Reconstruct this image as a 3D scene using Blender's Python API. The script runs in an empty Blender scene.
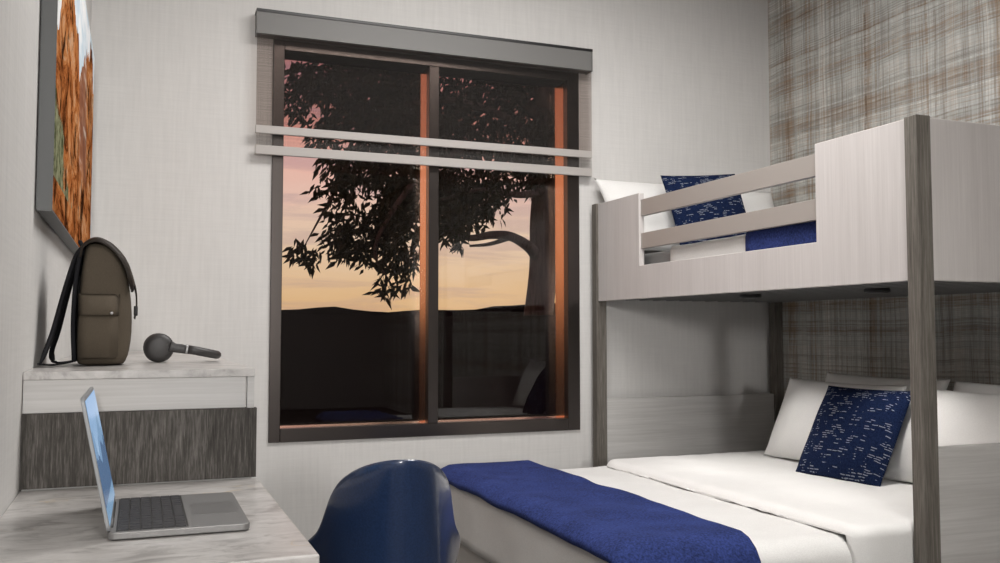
import bpy, bmesh, math, random
from mathutils import Vector, Matrix, noise as mnoise
random.seed(7)
S = bpy.context.scene
C = S.collection
PI = math.pi

# ------------------------------------------------------------------ helpers
def link(o, parent=None):
    C.objects.link(o)
    if parent: o.parent = parent
    return o

def obj(name, bm, mat, parent=None, smooth=False, bevel=0, seg=2):
    bmesh.ops.recalc_face_normals(bm, faces=bm.faces)
    me = bpy.data.meshes.new(name)
    bm.to_mesh(me); bm.free()
    if mat: me.materials.append(mat)
    if smooth:
        for p in me.polygons: p.use_smooth = True
    o = link(bpy.data.objects.new(name, me), parent)
    if bevel:
        m = o.modifiers.new('bevel', 'BEVEL'); m.width = bevel; m.segments = seg; m.limit_method = 'ANGLE'
    return o

def tag(o, label, cat, group=None):
    o['label'] = label; o['category'] = cat
    if group: o['group'] = group
    return o

def thing(name, label, cat, loc=(0, 0, 0), rotz=0, group=None):
    o = link(bpy.data.objects.new(name, None))
    o.location = loc; o.rotation_euler = (0, 0, rotz); o.empty_display_size = .1
    return tag(o, label, cat, group)

def struct(name, bm, mat, parent=None, **k):
    o = obj(name, bm, mat, parent, **k)
    if not parent: o['kind'] = 'structure'
    return o

def box(bm, x0, x1, y0, y1, z0, z1):
    v = [bm.verts.new((x, y, z)) for x in (x0, x1) for y in (y0, y1) for z in (z0, z1)]
    for f in ((0, 1, 3, 2), (4, 6, 7, 5), (0, 4, 5, 1), (2, 3, 7, 6), (0, 2, 6, 4), (1, 5, 7, 3)):
        bm.faces.new([v[i] for i in f])

def bx(*a):
    bm = bmesh.new(); box(bm, *a); return bm

def tube(bm, pts, radii, n=10, flat=None):
    """swept tube; flat=(axis vector, factor) squashes the section along that axis"""
    pts = [Vector(p) for p in pts]
    if not hasattr(radii, '__len__'): radii = [radii] * len(pts)
    rings = []; up = None
    for i, p in enumerate(pts):
        t = (pts[min(i + 1, len(pts) - 1)] - pts[max(i - 1, 0)]).normalized()
        if up is None:
            up = Vector((0, 0, 1)) if abs(t.z) < .9 else Vector((0, 1, 0))
        s = t.cross(up).normalized(); up = s.cross(t).normalized()
        ring = []
        for k in range(n):
            a = 2 * PI * k / n
            d = (s * math.cos(a) + up * math.sin(a)) * radii[i]
            if flat:
                ax = Vector(flat[0]); d -= ax * d.dot(ax) * (1 - flat[1])
            ring.append(bm.verts.new(p + d))
        rings.append(ring)
    for a, b in zip(rings, rings[1:]):
        for k in range(n):
            bm.faces.new((a[k], a[(k + 1) % n], b[(k + 1) % n], b[k]))
    bm.faces.new(rings[0]); bm.faces.new(rings[-1])

def spline(pts, n=8):
    pts = [Vector(p) for p in pts]; out = []
    P = [pts[0] * 2 - pts[1]] + pts + [pts[-1] * 2 - pts[-2]]
    for i in range(1, len(P) - 2):
        for k in range(n):
            t = k / n
            a, b, c, d = P[i - 1:i + 3]
            out.append(.5 * ((2 * b) + (c - a) * t + (2 * a - 5 * b + 4 * c - d) * t * t + (3 * b - a - 3 * c + d) * t ** 3))
    out.append(pts[-1]); return out

def lathe(bm, prof, M=Matrix(), n=32):
    rings = []
    for r, z in prof:
        if r < 1e-6: rings.append([bm.verts.new(M @ Vector((0, 0, z)))])
        else: rings.append([bm.verts.new(M @ Vector((r * math.cos(2 * PI * k / n), r * math.sin(2 * PI * k / n), z))) for k in range(n)])
    for a, b in zip(rings, rings[1:]):
        for k in range(n):
            q = [a[k % len(a)], a[(k + 1) % len(a)], b[(k + 1) % len(b)], b[k % len(b)]]
            q = list(dict.fromkeys(q))
            if len(q) > 2: bm.faces.new(q)

# ------------------------------------------------------------------ materials
def mat(name, col=(.5, .5, .5), rough=.6, metal=0, spec=.5):
    m = bpy.data.materials.new(name); m.use_nodes = True
    b = m.node_tree.nodes['Principled BSDF']
    b.inputs['Base Color'].default_value = (*col, 1)
    b.inputs['Roughness'].default_value = rough
    b.inputs['Metallic'].default_value = metal
    b.inputs['Specular IOR Level'].default_value = spec
    return m

class N:
    """tiny node-graph writer on a material"""
    def __init__(s, m):
        s.t = m.node_tree; s.b = s.t.nodes.get('Principled BSDF')
    def new(s, typ, **k):
        n = s.t.nodes.new('ShaderNode' + typ)
        for a, v in k.items(): setattr(n, a, v)
        return n
    def put(s, a, b):
        if isinstance(a, (int, float)): b.default_value = a
        elif isinstance(a, tuple): b.default_value = a if len(a) == len(b.default_value) else (*a, 1)
        else: s.t.links.new(a, b)
    def coord(s, kind='Object'): return s.new('TexCoord').outputs[kind]
    def map(s, v, scale=(1, 1, 1), rot=(0, 0, 0), loc=(0, 0, 0)):
        n = s.new('Mapping'); s.put(v, n.inputs[0])
        n.inputs['Scale'].default_value = scale; n.inputs['Rotation'].default_value = rot; n.inputs['Location'].default_value = loc
        return n.outputs[0]
    def noise(s, v, scale=5, detail=3, rough=.5, dist=0, dim='3D'):
        n = s.new('TexNoise', noise_dimensions=dim)
        s.put(v, n.inputs['W'] if dim == '1D' else n.inputs['Vector'])
        n.inputs['Scale'].default_value = scale; n.inputs['Detail'].default_value = detail
        n.inputs['Roughness'].default_value = rough; n.inputs['Distortion'].default_value = dist
        return n.outputs[0]
    def math(s, op, a, b=0, c=0):
        n = s.new('Math', operation=op); s.put(a, n.inputs[0]); s.put(b, n.inputs[1]); s.put(c, n.inputs[2]); return n.outputs[0]
    def ramp(s, f, stops, interp='LINEAR'):
        n = s.new('ValToRGB'); s.put(f, n.inputs[0]); e = n.color_ramp.elements
        n.color_ramp.interpolation = interp
        while len(e) < len(stops): e.new(.5)
        for i, (p, c) in enumerate(stops):
            e[i].position = p; e[i].color = (c, c, c, 1) if isinstance(c, (int, float)) else (*c, 1)
        return n.outputs[0]
    def mix(s, f, a, b, blend='MIX'):
        n = s.new('Mix', data_type='RGBA', blend_type=blend)
        s.put(f, n.inputs[0]); s.put(a, n.inputs[6]); s.put(b, n.inputs[7]); return n.outputs[2]
    def sep(s, v):
        n = s.new('SeparateXYZ'); s.put(v, n.inputs[0]); return n.outputs
    def comb(s, x, y, z):
        n = s.new('CombineXYZ'); s.put(x, n.inputs[0]); s.put(y, n.inputs[1]); s.put(z, n.inputs[2]); return n.outputs[0]
    def color(s, c): s.put(c, s.b.inputs['Base Color'])
    def bump(s, h, strength=.3, dist=.01):
        n = s.new('Bump'); n.inputs['Strength'].default_value = strength; n.inputs['Distance'].default_value = dist
        s.put(h, n.inputs['Height']); s.t.links.new(n.outputs[0], s.b.inputs['Normal'])

def wallpaper(name, col):
    m = mat(name, col, .85, spec=.25); n = N(m); v = n.coord()
    a = n.noise(n.map(v, (60, 60, 4)), 1, 3, .6); b = n.noise(n.map(v, (5, 5, 140)), 1, 3, .6)
    f = n.math('ADD', n.math('MULTIPLY', a, .6), n.math('MULTIPLY', b, .4))
    d = tuple(c * .93 for c in col); l = tuple(min(1, c * 1.06) for c in col)
    n.color(n.ramp(f, [(.3, d), (.7, l)])); n.bump(f, .08, .004)
    return m

def wood(name, stops, axis='z', fine=150, rough=.6, bump=.15, low=4, lng=3):
    """grain stretched along one axis"""
    m = mat(name, (.5, .5, .5), rough, spec=.3); n = N(m); v = n.coord()
    def sc(h, l): return tuple(l if 'xyz'[i] == axis else h for i in range(3))
    a = n.noise(n.map(v, sc(fine, lng)), 1, 4, .65, .3)
    b = n.noise(n.map(v, sc(low * 5, low * .35)), 1, 3, .5, .4)
    f = n.math('ADD', n.math('MULTIPLY', a, .62), n.math('MULTIPLY', b, .38))
    n.color(n.ramp(f, stops)); n.bump(a, bump, .003)
    return m

def fabric(name, col, var=.12, scale=420, rough=.9, bump=.25, sheen=0):
    m = mat(name, col, rough, spec=.15); n = N(m); v = n.coord()
    a = n.noise(n.map(v, (scale, scale, scale)), 1, 2, .6); b = n.noise(v, 9, 3)
    f = n.math('ADD', n.math('MULTIPLY', a, .7), n.math('MULTIPLY', b, .3))
    n.color(n.ramp(f, [(.3, tuple(c * (1 - var) for c in col)), (.7, tuple(min(1, c * (1 + var)) for c in col))]))
    n.bump(a, bump, .002)
    if sheen: m.node_tree.nodes['Principled BSDF'].inputs['Sheen Weight'].default_value = sheen
    return m

M = {}
M['wall'] = wallpaper('wallpaper_light_grey', (.66, .65, .635))
M['ceiling'] = mat('ceiling_paint', (.78, .78, .77), .9)
M['floor'] = wood('floor_planks', [(.3, (.035, .03, .026)), (.7, (.07, .06, .054))], 'y', 90)
M['ash'] = wood('whitewashed_ash', [(.25, (.52, .49, .478)), (.75, (.66, .63, .617))], 'z', 130, .55, .06)
M['pale_x'] = wood('pale_grey_wood', [(.25, (.45, .44, .425)), (.75, (.66, .65, .635))], 'x', 130, .6, .08)
M['post'] = wood('weathered_dark_wood', [(.3, (.06, .051, .043)), (.5, (.135, .122, .106)), (.72, (.25, .232, .205))], 'z', 210, .7, .3, 2, 9)
M['oak'] = wood('dark_grey_oak', [(.34, (.022, .020, .017)), (.5, (.062, .056, .050)), (.68, (.17, .158, .145))], 'z', 330, .75, .4, 2, 22)
M['drawer'] = wood('pale_drawer_wood', [(.25, (.40, .39, .38)), (.75, (.57, .56, .55))], 'x', 150, .55, .1)
M['rail'] = mat('taupe_metal', (.40, .37, .345), .5, .2)
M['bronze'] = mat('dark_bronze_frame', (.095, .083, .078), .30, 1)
M['bronze_lit'] = mat('bronze_lining_sky_tint', (.60, .375, .255), .25, 1)  # lit copy of the frame bronze; orange sky reflection is put into its colour
M['black'] = mat('black_plastic', (.012, .012, .013), .4)
M['shade_metal'] = mat('shade_bar', (.42, .395, .375), .45)
M['cassette'] = mat('shade_cassette', (.165, .163, .158), .5)
M['white'] = fabric('white_linen', (.82, .815, .80), .05, 300, .9, .12)
M['quilt'] = fabric('white_coverlet', (.76, .755, .74), .07, 260, .9, .3)
M['mattress'] = fabric('grey_mattress_ticking', (.36, .36, .36), .06, 300)
M['base'] = fabric('bed_base_fabric', (.52, .505, .485), .06, 300)
M['navy'] = fabric('navy_throw', (.024, .039, .145), .6, 150, .9, .5)
M['canvas'] = fabric('khaki_canvas', (.085, .069, .051), .16, 500, .85, .2)
M['leather'] = fabric('dark_leather', (.03, .024, .02), .2, 90, .45, .15)
M['strap'] = fabric('black_webbing', (.012, .012, .014), .2, 300, .8)
M['silver'] = mat('brushed_aluminium', (.60, .60, .61), .35, .8)
M['space'] = mat('grey_aluminium', (.20, .197, .194), .45, .4)
M['key'] = mat('black_keys', (.022, .022, .025), .55)
M['phone'] = mat('matt_black_plastic', (.035, .033, .033), .5)
M['pad'] = mat('ear_cushion', (.015, .015, .015), .7)
M['leg'] = wood('chair_leg_wood', [(.3, (.3, .2, .12)), (.7, (.42, .3, .19))], 'z', 90)

# plaid wallcovering: threads running along y and z on the right wall
m = mat('plaid_wallcovering', (.4, .38, .34), .8, spec=.2); M['plaid'] = m
n = N(m); x, y, z = n.sep(n.coord())
wob = n.math('MULTIPLY', n.noise(n.comb(y, y, z), 3, 2), .03)
yy = n.math('ADD', y, wob); zz = n.math('ADD', z, wob)
vb = n.noise(yy, 6.5, 2, .7, 0, '1D'); hb = n.noise(n.math('ADD', zz, 40), 8.5, 3, .7, 0, '1D')
vf = n.noise(yy, 75, 3, .8, 0, '1D'); hf = n.noise(n.math('ADD', zz, 17), 80, 3, .8, 0, '1D')
brk = n.noise(n.comb(0, n.math('MULTIPLY', y, 60), n.math('MULTIPLY', z, 5)), 1, 3, .6)
brh = n.noise(n.comb(0, n.math('MULTIPLY', y, 5), n.math('MULTIPLY', z, 70)), 1, 3, .6)
pal = [(.34, (.13, .085, .055)), (.41, (.34, .255, .185)), (.455, (.24, .215, .19)), (.51, (.40, .40, .375)), (.56, (.55, .565, .545)), (.62, (.37, .30, .235)), (.67, (.80, .81, .785))]
cv = n.ramp(n.math('ADD', n.math('MULTIPLY', vb, .55), n.math('MULTIPLY', vf, .45)), pal)
ch = n.ramp(n.math('ADD', n.math('MULTIPLY', hb, .55), n.math('MULTIPLY', hf, .45)), pal)
sel = n.math('ADD', n.math('MULTIPLY', brk, 1.5), n.math('MULTIPLY', brh, -1.2))
sel = n.ramp(n.math('ADD', sel, .35), [(.25, .2), (.75, .8)])
c = n.mix(sel, cv, ch)
n.color(n.mix(.5, c, n.ramp(n.math('ADD', n.math('MULTIPLY', brk, .5), n.math('MULTIPLY', brh, .5)), [(.3, .25), (.7, .82)]), 'OVERLAY'))

# marble
m = mat('white_marble', (.7, .69, .67), .3, spec=.4); M['marble'] = m
n = N(m); v = n.coord()
w = n.noise(n.map(v, (3.5, 5.5, 5), (0, 0, .5)), 1, 6, .62, 1.6)
w2 = n.noise(n.map(v, (12, 26, 12), (0, 0, .5), (3, 1, 0)), 1, 6, .65, 1.2)
col = n.ramp(w, [(.34, (.20, .19, .183)), (.45, (.41, .395, .38)), (.60, (.53, .515, .50))])
col = n.mix(.55, col, n.ramp(w2, [(.36, (.17, .16, .155)), (.48, (.43, .412, .398)), (.68, (.57, .552, .54))]))
gv = n.math('ABSOLUTE', n.math('SUBTRACT', n.noise(n.map(v, (3.2, 3.2, 3.2), (0, 0, 0), (5, 2.4, 0)), 1, 4, .6, .7), .5))
gm = n.math('MULTIPLY', n.ramp(gv, [(0, 1), (.008, 0)]), n.ramp(n.noise(n.map(v, loc=(2, .5, 0)), 4, 1), [(.52, 0), (.62, .55)]))
n.color(n.mix(gm, col, (.50, .36, .17)))

# navy cushion with white stitched dashes (local x across, local z up)
m = mat('navy_stitched_cushion', (.01, .02, .06), .9, spec=.1); M['dash'] = m
n = N(m); v = n.coord(); x, y, z = n.sep(v)
wv = n.math('MULTIPLY', n.math('SUBTRACT', n.noise(v, 30, 1), .5), .010)
zz = n.math('MULTIPLY', n.math('ADD', z, wv), 105)
row = n.math('FLOOR', zz); fr = n.math('FRACT', zz)
line = n.math('LESS_THAN', n.math('ABSOLUTE', n.math('SUBTRACT', fr, .5)), .17)
off = n.new('TexWhiteNoise', noise_dimensions='1D'); n.put(row, off.inputs['W'])
cell = n.math('FLOOR', n.math('ADD', n.math('MULTIPLY', x, 40), n.math('MULTIPLY', off.outputs[0], .7)))
cf = n.math('FRACT', n.math('ADD', n.math('MULTIPLY', x, 40), n.math('MULTIPLY', off.outputs[0], .7)))
wn = n.new('TexWhiteNoise', noise_dimensions='2D'); n.put(n.comb(cell, row, 0), wn.inputs['Vector'])
clus = n.noise(n.comb(n.math('MULTIPLY', x, 1.0), 0, z), 24, 1)
thr = n.math('ADD', .60, n.math('MULTIPLY', n.math('SUBTRACT', .55, clus), 3.2))
on = n.math('MULTIPLY', n.math('GREATER_THAN', wn.outputs[0], thr), line)
on = n.math('MULTIPLY', on, n.math('LESS_THAN', cf, .85))
base = n.ramp(n.noise(v, 200, 2), [(.3, (.004, .008, .03)), (.7, (.011, .022, .068))])
n.color(n.mix(n.math('MULTIPLY', on, .42), base, (.55, .60, .68)))

# chair shell: glossy navy
m = mat('navy_moulded_shell', (.022, .05, .135), .3, spec=.55); M['shell'] = m
m.node_tree.nodes['Principled BSDF'].inputs['Coat Weight'].default_value = .7; m.node_tree.nodes['Principled BSDF'].inputs['Coat Roughness'].default_value = .12
n = N(m); n.color(n.ramp(n.noise(n.coord(), 300, 2), [(.35, (.010, .022, .062)), (.65, (.017, .036, .092))]))

# glass pane: clear with fresnel reflection
m = bpy.data.materials.new('window_glass'); m.use_nodes = True; M['glass'] = m
t = m.node_tree; t.nodes.remove(t.nodes['Principled BSDF']); n = N(m)
tr = n.new('BsdfTransparent'); tr.inputs[0].default_value = (.97, .97, .97, 1)
gl = n.new('BsdfGlossy'); gl.inputs['Roughness'].default_value = 0.0
fz = n.new('Fresnel'); fz.inputs[0].default_value = 1.45
mx = n.new('MixShader'); t.links.new(fz.outputs[0], mx.inputs[0]); t.links.new(tr.outputs[0], mx.inputs[1]); t.links.new(gl.outputs[0], mx.inputs[2])
t.links.new(mx.outputs[0], t.nodes['Material Output'].inputs[0])

def sheer(name, col, opac, tint):
    m = bpy.data.materials.new(name); m.use_nodes = True; t = m.node_tree; n = N(m)
    t.nodes.remove(t.nodes['Principled BSDF'])
    tr = n.new('BsdfTransparent'); tr.inputs[0].default_value = (*tint, 1)
    df = n.new('BsdfDiffuse'); df.inputs[0].default_value = (*col, 1)
    x, y, z = n.sep(n.coord())
    g = n.noise(z, 260, 2, .7, 0, '1D'); h = n.noise(x, 300, 2, .7, 0, '1D')
    f = n.math('ADD', n.math('MULTIPLY', g, .6), n.math('MULTIPLY', h, .4))
    f = n.ramp(f, [(.35, max(0, opac - .12)), (.65, min(1, opac + .12))])
    mx = n.new('MixShader'); n.put(f, mx.inputs[0]); t.links.new(tr.outputs[0], mx.inputs[1]); t.links.new(df.outputs[0], mx.inputs[2])
    t.links.new(mx.outputs[0], t.nodes['Material Output'].inputs[0]); return m
M['sheer'] = sheer('sheer_screen_fabric', (.10, .098, .095), .08, (.86, .83, .815))
M['sheer2'] = sheer('sheer_screen_light', (.2, .195, .19), .07, (.955, .945, .94))

# ------------------------------------------------------------------ room shell
XL, XR, YB, YF, H = -.21, 3.25, 4.2, -4.2, 3.0
struct('floor', bx(XL - .2, XR + .2, YF - .2, YB + .26, -.12, 0), M['floor'])
struct('ceiling', bx(XL - .2, XR + .2, YF - .2, YB + .26, H, H + .12), M['ceiling'])
struct('wall_left', bx(XL - .15, XL, YF, YB, 0, H), M['wall'])
struct('wall_right', bx(XR, XR + .15, YF, YB, 0, H), M['plaid'])
struct('wall_rear', bx(XL - .15, XR + .15, YF - .15, YF, 0, H), mat('rear_wall_paint', (.34, .325, .31), .8))
WX0, WX1, WZ0, WZ1 = .542, 2.066, .571, 2.40
bm = bmesh.new()
box(bm, XL - .15, WX0, YB, YB + .15, 0, H); box(bm, WX1, XR + .15, YB, YB + .15, 0, H)
box(bm, WX0, WX1, YB, YB + .15, 0, WZ0); box(bm, WX0, WX1, YB, YB + .15, WZ1, H)
struct('wall_back', bm, M['wall'])

# window
IX0, IX1, IZ0, IZ1 = .592, 2.0, .63, 2.33
MX0, MX1 = 1.273, 1.322
bm = bmesh.new(); yf0, yf1 = YB - .012, YB + .035
box(bm, WX0, IX0, yf0, yf1, WZ0, WZ1); box(bm, IX1, WX1, yf0, yf1, WZ0, WZ1)
box(bm, IX0, IX1, yf0, yf1, WZ0, IZ0); box(bm, IX0, IX1, yf0, yf1, IZ1, WZ1)
win = struct('window_1', bm, M['bronze'], bevel=.002, seg=1)
obj('mullion', bx(MX0, MX1, yf0, yf1, IZ0, IZ1), M['bronze'], win, bevel=.002, seg=1)
GY = 4.325
bm = bmesh.new()                              # deep side linings behind the frame
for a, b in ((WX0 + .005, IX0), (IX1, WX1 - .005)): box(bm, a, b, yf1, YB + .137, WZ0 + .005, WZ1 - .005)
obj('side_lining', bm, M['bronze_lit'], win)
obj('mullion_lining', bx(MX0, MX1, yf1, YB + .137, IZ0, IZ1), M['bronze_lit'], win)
obj('sill_lining', bx(IX0, IX1, yf1, YB + .137, WZ0 + .005, IZ0), mat('sill_lit_tint', (.86, .62, .50), .22, 1), win)  # paler lining bronze; the sill's lit edge is put into its colour
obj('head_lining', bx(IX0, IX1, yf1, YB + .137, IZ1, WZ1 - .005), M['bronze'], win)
for a, b in ((IX0, MX0), (MX1, IX1)):
    g = obj('glass_pane', bx(a, b, GY, GY + .005, IZ0, IZ1), M['glass'], win)

# roller shade
def at(y, rx, rz): return rx * y, 1.06 + rz * y
sh = thing('roller_shade', 'sheer grey roller shade half lowered over the window, with two taupe bars', 'window shade', (1.28, 4.1, 2.38))
def sobj(name, bm, m, **k):
    bmesh.ops.translate(bm, verts=bm.verts, vec=(-1.28, -4.1, -2.38))
    return obj(name, bm, m, sh, **k)
cy = 4.12; r0, r1 = .1117, .511
sobj('cassette', bx(r0 * cy, (r1 - .0008) * cy, cy, 4.188, 1.06 + .319 * cy, 1.06 + .3425 * cy), M['cassette'])
sobj('cassette_cap', bx(r0 * cy - .002, r1 * cy + .004, cy - .004, 4.188, 1.06 + .3425 * cy, 1.06 + .3455 * cy), M['black'])
sobj('end_plate', bx(r1 * cy - .0025, r1 * cy + .004, cy - .002, 4.188, 1.06 + .318 * cy, 1.06 + .3425 * cy), M['cassette'])
fy = 4.14
sobj('sheer_panel', bx(r0 * fy + .002, r1 * fy - .002, fy, fy + .0012, 1.06 + .215 * fy, 1.06 + .335 * fy), M['sheer'])
fy2 = 4.155
sobj('lower_sheer_panel', bx(r0 * fy2 + .003, r1 * fy2 - .003, fy2, fy2 + .0012, 1.06 + .19 * fy2, 1.06 + .2175 * fy2), M['sheer2'])
for a, b, yy in ((.211, .2198, 4.133), (.1885, .1985, 4.148)):
    sobj('bottom_bar', bx(r0 * yy, r1 * yy, yy, yy + .016, 1.06 + a * yy, 1.06 + b * yy), M['shade_metal'], bevel=.003)

# ------------------------------------------------------------------ outside
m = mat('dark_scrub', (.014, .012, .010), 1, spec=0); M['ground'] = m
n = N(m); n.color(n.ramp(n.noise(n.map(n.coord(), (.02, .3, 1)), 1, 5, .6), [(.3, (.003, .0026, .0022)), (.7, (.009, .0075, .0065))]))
bm = bmesh.new(); nx, ny = 140, 50
rows = []
for j in range(ny):
    d = 5.2 * (420 / 5.2) ** ((j / (ny - 1)) ** 1.6); r = []
    for i in range(nx):
        a = math.radians(-60 + 150 * i / (nx - 1))
        X, Y = d * math.sin(a), d * math.cos(a)
        t = min(1, max(0, (d - 90) / 280))
        bt = min(1, max(0, (d - 9.5) / 4.5))
        hgt = -.35 + 1.68 * bt * bt * (3 - 2 * bt) + t * t * (3 - 2 * t) * (8.2 + 5.5 * mnoise.noise(Vector((a * 3.1 + 2, 0, 0))) + 3.2 * mnoise.noise(Vector((a * 13, 1, 0))) + .9 * mnoise.noise(Vector((a * 45, 1, 0))))
        r.append(bm.verts.new((X, Y, hgt + ((.05 * min(1, max(0, d - 5.2))) * mnoise.noise(Vector((X * .3, Y * .3, 0))) if d < 60 else 0))))
    rows.append(r)
for a, b in zip(rows, rows[1:]):
    for i in range(nx - 1): bm.faces.new((a[i], a[i + 1], b[i + 1], b[i]))
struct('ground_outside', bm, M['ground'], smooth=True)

# tree: trunk and branches grown as tubes, leaves as folded blades
m = mat('dark_bark', (.045, .034, .03), .9); M['bark'] = m
n = N(m); n.color(n.ramp(n.noise(n.map(n.coord(), (20, 20, 3)), 1, 4), [(.3, (.012, .009, .0085)), (.7, (.05, .038, .034))]))
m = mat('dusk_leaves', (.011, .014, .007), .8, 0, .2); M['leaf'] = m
TY = 16.0
def wp(px, py, dy=0):
    """a point of the tree, from measured view slopes at the tree's distance"""
    f = 925.45; yaw, pitch = .37219, .05413
    dx, dz = (px - 500) / f, -(py - 281.5) / f
    cp, sp = math.cos(pitch), math.sin(pitch)
    fw = Vector((math.sin(yaw) * cp, math.cos(yaw) * cp, sp)); r = Vector((math.cos(yaw), -math.sin(yaw), 0)); u = r.cross(fw)
    d = fw + r * dx + u * dz; y = TY + dy * 2
    return Vector((0, 0, 1.06)) + d * (y / d.y)
tree = thing('tree', 'dark leafy tree silhouetted against the sunset outside the window', 'tree', (7.0, TY, 1.2))
def tobj(name, bm, m, **k):
    bmesh.ops.translate(bm, verts=bm.verts, vec=(-7.0, -TY, -1.2)); return obj(name, bm, m, tree, **k)
bm = bmesh.new()
tp = spline([(7.0, TY, .95), (7.03, TY, 1.2), wp(538, 320), wp(543, 270), wp(543, 220), wp(546, 175), wp(547, 120), wp(540, 60)], 6)
tube(bm, tp, [.31 - .11 * i / len(tp) + (.03 if i < 3 else 0) for i in range(len(tp))], 14)
tobj('trunk', bm, M['bark'], smooth=True)
br = [([wp(540, 262), wp(530, 248, -.1), wp(512, 237, -.3), wp(492, 235, -.5), wp(470, 238, -.7), wp(445, 232, -.8)], .062, .018),
      ([wp(512, 237, -.3), wp(490, 244, -.4), wp(470, 246, -.5)], .025, .01),
      ([wp(546, 180), wp(525, 165, -.2), wp(490, 150, -.5), wp(440, 160, -.8), wp(400, 200, -1), wp(375, 250, -1), wp(392, 285, -1)], .06, .004),
      ([wp(547, 150), wp(500, 115, 0), wp(430, 100, -.3), wp(370, 130, -.5), wp(330, 200, -.6), wp(305, 245, -.6)], .05, .004),
      ([wp(546, 120), wp(490, 80, .2), wp(400, 70, 0), wp(320, 80, -.3), wp(288, 95, -.3)], .06, .012),
      ([wp(545, 190), wp(520, 195, -.5), wp(480, 190, -.7), wp(440, 200, -.8)], .04, .01),
      ([wp(543, 100), wp(520, 72, .2), wp(505, 40, .3)], .05, .02), ([wp(546, 130), wp(556, 80, .2), wp(575, 40, .3)], .05, .02)]
for pts, ra, rb in br:
    bm = bmesh.new(); q = spline(pts, 6)
    tube(bm, q, [2 * (ra + (rb - ra) * i / (len(q) - 1)) for i in range(len(q))], 8)
    tobj('branch', bm, M['bark'], smooth=True)
bm = bmesh.new()
# clusters: view px, py, radius px, depth shift, leaf count
cl = [(300, 80, 22, -.3, 150), (296, 105, 14, -.3, 50), (322, 130, 20, -.3, 90), (335, 165, 18, -.5, 70), (480, 195, 36, -.4, 300), (452, 225, 22, -.8, 110), (350, 225, 30, -.7, 150), (540, 165, 26, 0, 160), (395, 240, 34, -.9, 200), (380, 60, 60, .5, 500), (470, 90, 70, .7, 700), (420, 120, 55, .5, 600), (520, 110, 50, .6, 500), (370, 115, 40, .3, 380), (455, 200, 34, 0, 260), (400, 190, 40, 0, 260), (350, 75, 38, -.3, 420), (400, 85, 40, -.2, 480), (455, 110, 42, 0, 420), (505, 95, 40, .2, 330), (540, 85, 32, .2, 260), (320, 85, 26, -.4, 160),
      (340, 115, 22, -.4, 120), (385, 125, 40, -.5, 480), (430, 145, 40, -.6, 460), (475, 150, 34, -.5, 300), (515, 140, 34, -.3, 260), (552, 130, 26, -.1, 180),
      (365, 160, 30, -.5, 260), (410, 185, 36, -.7, 420), (345, 185, 22, -.6, 120), (450, 190, 26, -.7, 240), (395, 220, 32, -.8, 300), (495, 180, 24, -.6, 150),
      (440, 222, 20, -.8, 110), (530, 175, 22, -.3, 110), (340, 240, 22, -.7, 75), (300, 248, 14, -.6, 34), (315, 258, 10, -.6, 20), (365, 250, 20, -.8, 90),
      (400, 262, 20, -.9, 90), (385, 285, 14, -1, 30), (405, 285, 10, -1, 16), (465, 215, 18, -.8, 70), (300, 110, 12, -.4, 16), (330, 150, 14, -.4, 26), (318, 190, 10, -.5, 10),
      (485, 205, 14, -.7, 40), (552, 165, 14, -.2, 50), (455, 240, 12, -.8, 22), (420, 40, 60, 0, 300), (340, 40, 40, -.2, 160), (500, 45, 50, .2, 260)]
for px, py, rp, dy, cnt in cl:
    c0 = wp(px, py, dy); R0 = rp * (TY + dy * 2) / 925
    for k in range(int(cnt * 1.25)):
        d = Vector((random.gauss(0, 1), random.gauss(0, 1), random.gauss(0, 1))).normalized() * R0 * random.random() ** .45
        d.y *= 1.3
        L = random.uniform(.14, .25); Wd = L * random.uniform(.26, .36)
        a = Vector((random.gauss(-.25, .6), random.gauss(0, .5), random.gauss(-.75, .45))).normalized()
        s = a.cross(Vector((random.gauss(0, .7), 1, random.gauss(0, .7)))).normalized()
        nn = a.cross(s); p = c0 + d
        v0 = bm.verts.new(p); v1 = bm.verts.new(p + a * L * .4 + s * Wd * .5 + nn * Wd * .15); v2 = bm.verts.new(p + a * L)
        v3 = bm.verts.new(p + a * L * .4 - s * Wd * .5 + nn * Wd * .15); v4 = bm.verts.new(p + a * L * .45)
        bm.faces.new((v0, v1, v4)); bm.faces.new((v1, v2, v4)); bm.faces.new((v2, v3, v4)); bm.faces.new((v3, v0, v4))
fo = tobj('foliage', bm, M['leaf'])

# ------------------------------------------------------------------ desk and long cabinet
DX = .242
desk = thing('desk', 'white marble topped desk along the left wall under the open laptop', 'desk', (0, 1.67, 0))
def dobj(name, bm, m, par=None, **k):
    bmesh.ops.translate(bm, verts=bm.verts, vec=(0, -1.67, 0)); return obj(name, bm, m, par or desk, **k)
dobj('desktop', bx(XL + .001, DX, 1.31, 2.036, .70, .75), M['marble'], bevel=.003)
dobj('side_panel', bx(XL + .005, DX - .02, 1.34, 1.375, 0, .70), M['oak'])
dobj('apron', bx(XL + .005, XL + .03, 1.375, 1.99, .5, .70), M['oak'])
cab = thing('cabinet', 'long low cabinet behind the desk with pale drawer, dark oak front band and marble top', 'cabinet', (0, 3.1, 0))
def cobj(name, bm, m, par=None, **k):
    bmesh.ops.translate(bm, verts=bm.verts, vec=(0, -3.1, 0)); return obj(name, bm, m, par or cab, **k)
cobj('body', bx(XL + .001, .232, 2.062, 4.185, 0, .964), M['pale_x'])
cobj('front_band', bx(XL + .001, .239, 2.038, 2.062, .752, .898), M['oak'])
dr = cobj('drawer_front', bx(XL + .001, .216, 2.044, 2.062, .8985, .9642), M['drawer'], bevel=.0015)
cobj('side_stile', bx(.2195, .234, 2.046, 2.062, .898, .9645), M['drawer'])
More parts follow.
